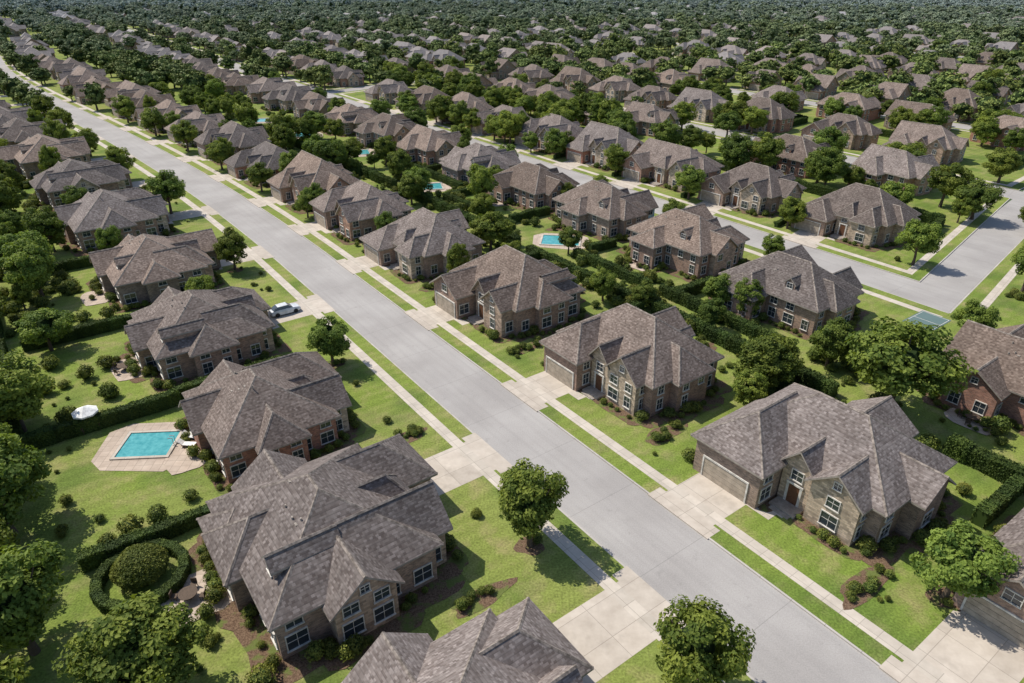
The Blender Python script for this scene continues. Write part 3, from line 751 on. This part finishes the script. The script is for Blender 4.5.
# ------------------------------------------------------------------ pools, patios and yard things
def pool(s, t, lx, ly, ang, pad=2.5, name='swimming_pool'):
    x, y, _ = W(s, t); e = empty(name, (x, y, 0), ang)
    p = MB(); X = lx/2+pad; Y = ly/2+pad*.9; c = 1.6
    p.face([(-X+c, -Y, .03), (X-c, -Y-.6, .03), (X+.6, -Y+c, .03), (X, Y-c, .03), (X-c, Y, .03), (-X+c, Y, .03), (-X-.3, Y-c, .03), (-X, -Y+c, .03)]); obj('patio', p.mesh('patio', [M['patio_paving']]), e)
    q = MB(); x0, x1, y0, y1 = -lx/2, lx/2, -ly/2, ly/2; cw = .35
    q.box(x0-cw, x1+cw, y0-cw, y0, .02, .16); q.box(x0-cw, x1+cw, y1, y1+cw, .02, .16); q.box(x0-cw, x0, y0, y1, .02, .16); q.box(x1, x1+cw, y0, y1, .02, .16)
    obj('coping', q.mesh('coping', [M['concrete']]), e)
    w = MB(); w.face([(x0, y0, .07), (x1, y0, .07), (x1, y1, .07), (x0, y1, .07)]); obj('water', w.mesh('water', [M['water']]), e)
    l = MB()
    for dy in (-.25, .25):
        l.cyl(x1+.1, dy, .1, .9, .035, .035, 6); l.box(x1-.35, x1+.12, dy-.035, dy+.035, .88, .95)
    obj('ladder', l.mesh('ladder', [M['metal']]), e)
def lounger(x, y, ang):
    b = MB()
    b.box(-.33, .33, -.95, .35, .28, .36, 0); b.face([(-.33, .35, .36), (.33, .35, .36), (.33, .9, .8), (-.33, .9, .8)], 0); b.face([(-.33, .35, .30), (-.33, .9, .74), (.33, .9, .74), (.33, .35, .30)], 0)
    for u in (-.28, .24):
        for v in (-.85, .3): b.box(u, u+.05, v, v+.05, 0.03, .28, 1)
    obj('sun_lounger', b.mesh('sun_lounger', [M['white_fabric'], M['dark_wicker']]), None, (x, y, 0), ang)
def patio_set(x, y, umb=True):
    b = MB(); b.cyl(0, 0, .68, .74, .75, .75, 16, 1); b.cyl(0, 0, .03, .68, .06, .06, 8, 1)
    for k in range(4):
        a = k*math.pi/2+.4; cx, cy = 1.15*math.cos(a), 1.15*math.sin(a)
        f = lambda u, v, z, a=a, cx=cx, cy=cy: (cx+u*math.cos(a)-v*math.sin(a), cy+u*math.sin(a)+v*math.cos(a), z)
        b.box(-.24, .24, -.24, .24, .40, .46, 1, f); b.box(.19, .25, -.24, .24, .46, .92, 1, f)
        for u in (-.22, .18):
            for v in (-.22, .18): b.box(u, u+.04, v, v+.04, .03, .40, 1, f)
    if umb:
        b.cyl(0, 0, .74, 2.7, .03, .03, 6, 1); k = 8; ra = 1.35
        for i in range(k):
            a0 = 2*math.pi*i/k; a1 = 2*math.pi*(i+1)/k
            b.face([(0, 0, 2.9), (ra*math.cos(a0), ra*math.sin(a0), 2.2), (ra*math.cos(a1), ra*math.sin(a1), 2.2)], 0)
            b.face([(ra*math.cos(a0), ra*math.sin(a0), 2.2), (ra*math.cos(a0), ra*math.sin(a0), 2.02), (ra*math.cos(a1), ra*math.sin(a1), 2.02), (ra*math.cos(a1), ra*math.sin(a1), 2.2)], 0)
    obj('patio_table_set', b.mesh('patio_table_set', [M['white_fabric'], M['dark_wicker']]), None, (x, y, 0), R.uniform(0, 3))
pool(71.2, 3.2, 5.3, 4.3, math.radians(4), 2.2)
x, y, _ = W(71.2, 3.2); lounger(x+4.2, y+1.2, 1.4); lounger(x+4.3, y-.2, 1.5)
x, y, _ = W(78.4, -1.4); patio_set(x, y)
x, y, _ = W(51.3, -1.06)
ringe = empty('round_hedge', (x, y, 0))
for k in range(14):
    a = 2*math.pi*k/14; obj('hedge_segment', R.choice(HEDGES), ringe, (3.3*math.cos(a), 3.3*math.sin(a), 0), a+math.pi/2, (.8, .75, .72))
obj('topiary_ball', TOPI, ringe, (0, .2, 0), 0, (3.6, 3.6, 2.9))
pool(94, 79.7, 7.0, 5.0, math.radians(-8), 1.6); pool(183, 79, 9, 5.5, .3, 2); pool(215, 77, 10, 6, .2, 2); pool(150, 142, 7, 4, .2, 2); pool(141, 77.5, 7.5, 5, .2, 1.6); pool(245, 78, 9, 6, .2, 2); pool(97, 154, 6, 4, .2, 1.6)
pt = MB()
def patio(s, t, a, c, ang=None):
    x, y, _ = W(s, t); ang = SA if ang is None else ang; P = []
    for q in range(16):
        an = 2*math.pi*q/16; rr = (abs(math.cos(an))**4+abs(math.sin(an))**4)**(-.25)*(1+.04*math.sin(q*2.3))
        u = a*rr*math.cos(an); v = c*rr*math.sin(an); P.append((x+u*math.cos(ang)-v*math.sin(ang), y+u*math.sin(ang)+v*math.cos(ang), .064))
    pt.face(P)
patio(46.9, 2.4, 2.6, 2.8); patio(66, 5.8, 2, 2); patio(90, 4.6, 3, 2); patio(117, 4.5, 3, 2)
for (s, t) in ((25.5, 65.5), (51, 64.5), (76, 64.5), (101, 64), (124, 63), (147, 63), (74.5, 83), (51, 79.8), (119, 83.5), (19, 79.8)): patio(s+2, t, 2.6, 1.9)
obj('patio_paving', pt.mesh('patio_paving', [M['patio_paving']]))
for i, (s, t) in enumerate(((46.9, 1.6), (27, 65.6), (53, 64.6), (78, 64.6), (103, 64), (76, 83), (53.5, 79.6), (90, 4), (21, 79.7))):
    x, y, _ = W(s, t); patio_set(x, y, False)
x, y, _ = W(36.5, 101.5); e = empty('sport_court', (x, y, 0), TA); ct = MB()
ct.face([(-3.0, -2.1, .03), (3.0, -2.1, .03), (3.0, 2.1, .03), (-3.0, 2.1, .03)]); obj('surface', ct.mesh('surface', [M['court']]), e)
ct = MB()
for (a, c, d, f_) in ((-2.8, 2.8, -1.9, -1.83), (-2.8, 2.8, 1.83, 1.9), (-2.8, -2.73, -1.83, 1.83), (2.73, 2.8, -1.83, 1.83), (-.04, .04, -1.83, 1.83)):
    ct.face([(a, d, .034), (c, d, .034), (c, f_, .034), (a, f_, .034)])
obj('lines', ct.mesh('lines', [M['trim']]), e)
# parked car on a left-hand driveway
def car(s, t, ang):
    x, y, _ = W(s, t); e = empty('parked_car', (x, y, .012), ang)
    def loft(mb, secs, mi=0):
        for (A, B) in zip(secs, secs[1:]):
            k = len(A)
            for j in range(k): mb.face([A[j], A[(j+1) % k], B[(j+1) % k], B[j]], mi)
        mb.face(secs[0], mi); mb.face(secs[-1][::-1], mi)
    b = MB(); secs = []
    for (px, zt, hw, zb) in ((-2.25, .70, .70, .42), (-2.15, .90, .82, .30), (-1.3, .98, .88, .24), (0, .98, .90, .22), (1.1, .95, .88, .24), (1.95, .80, .82, .28), (2.2, .62, .68, .38)):
        secs.append([(px, -hw, zb), (px, hw, zb), (px, hw*1.0, zt*.7), (px, hw*.88, zt), (px, -hw*.88, zt), (px, -hw, zt*.7)])
    loft(b, secs); b.box(-1.15, .35, -.60, .60, 1.40, 1.45, 0); obj('body', b.mesh('body', [M['car_paint']]), e)
    g2 = MB(); bot = [(-1.85, -.74, .96), (1.05, -.74, .96), (1.05, .74, .96), (-1.85, .74, .96)]; top = [(-1.2, -.60, 1.40), (.4, -.60, 1.40), (.4, .60, 1.40), (-1.2, .60, 1.40)]
    for j in range(4): g2.face([bot[j], bot[(j+1) % 4], top[(j+1) % 4], top[j]])
    obj('windows', g2.mesh('windows', [M['glass']]), e)
    wl = MB()
    for px in (-1.4, 1.35):
        for sy in (-1, 1):
            k = 14; A = [(px+.33*math.cos(2*math.pi*i/k), sy*.70, .33+.33*math.sin(2*math.pi*i/k)) for i in range(k)]; B = [(q[0], sy*.92, q[2]) for q in A]
            for i in range(k): wl.face([A[i], A[(i+1) % k], B[(i+1) % k], B[i]])
            wl.face(B)
    obj('wheels', wl.mesh('wheels', [M['rubber']]), e)
g_, a, c = DRIVES[3-1]; car(g_, (a+30)/2, TA)

# ------------------------------------------------------------------ light
EL = math.radians(54); az = Vector((-.88, .47)).normalized()
d = Vector((az.x*math.cos(EL), az.y*math.cos(EL), math.sin(EL)))
sd = bpy.data.lights.new('sun', 'SUN'); sd.energy = 5.0; sd.angle = math.radians(.5); sd.color = (1, .94, .84)
so = bpy.data.objects.new('sun', sd); COL.objects.link(so); so.rotation_euler = d.to_track_quat('Z', 'Y').to_euler(); so.location = (0, 0, 120)
w = bpy.data.worlds.new('World'); scene.world = w; w.use_nodes = True; nt = w.node_tree
sk = nt.nodes.new('ShaderNodeTexSky'); sk.sky_type = 'NISHITA'; sk.sun_disc = False; sk.sun_elevation = EL; sk.sun_rotation = math.atan2(az.x, az.y) % (2*math.pi)
nt.links.new(sk.outputs[0], nt.nodes['Background'].inputs[0]); nt.nodes['Background'].inputs[1].default_value = .15
scene.view_settings.view_transform = 'Standard'; scene.view_settings.look = 'None'; scene.view_settings.exposure = 0
cd = bpy.data.cameras.new('camera'); cd.lens = 24; cd.sensor_width = 36; cd.clip_end = 12000; cd.clip_start = .5
co = bpy.data.objects.new('camera', cd); COL.objects.link(co); co.location = (0, 0, 45); co.rotation_euler = (math.radians(61.5), 0, 0)
scene.camera = co
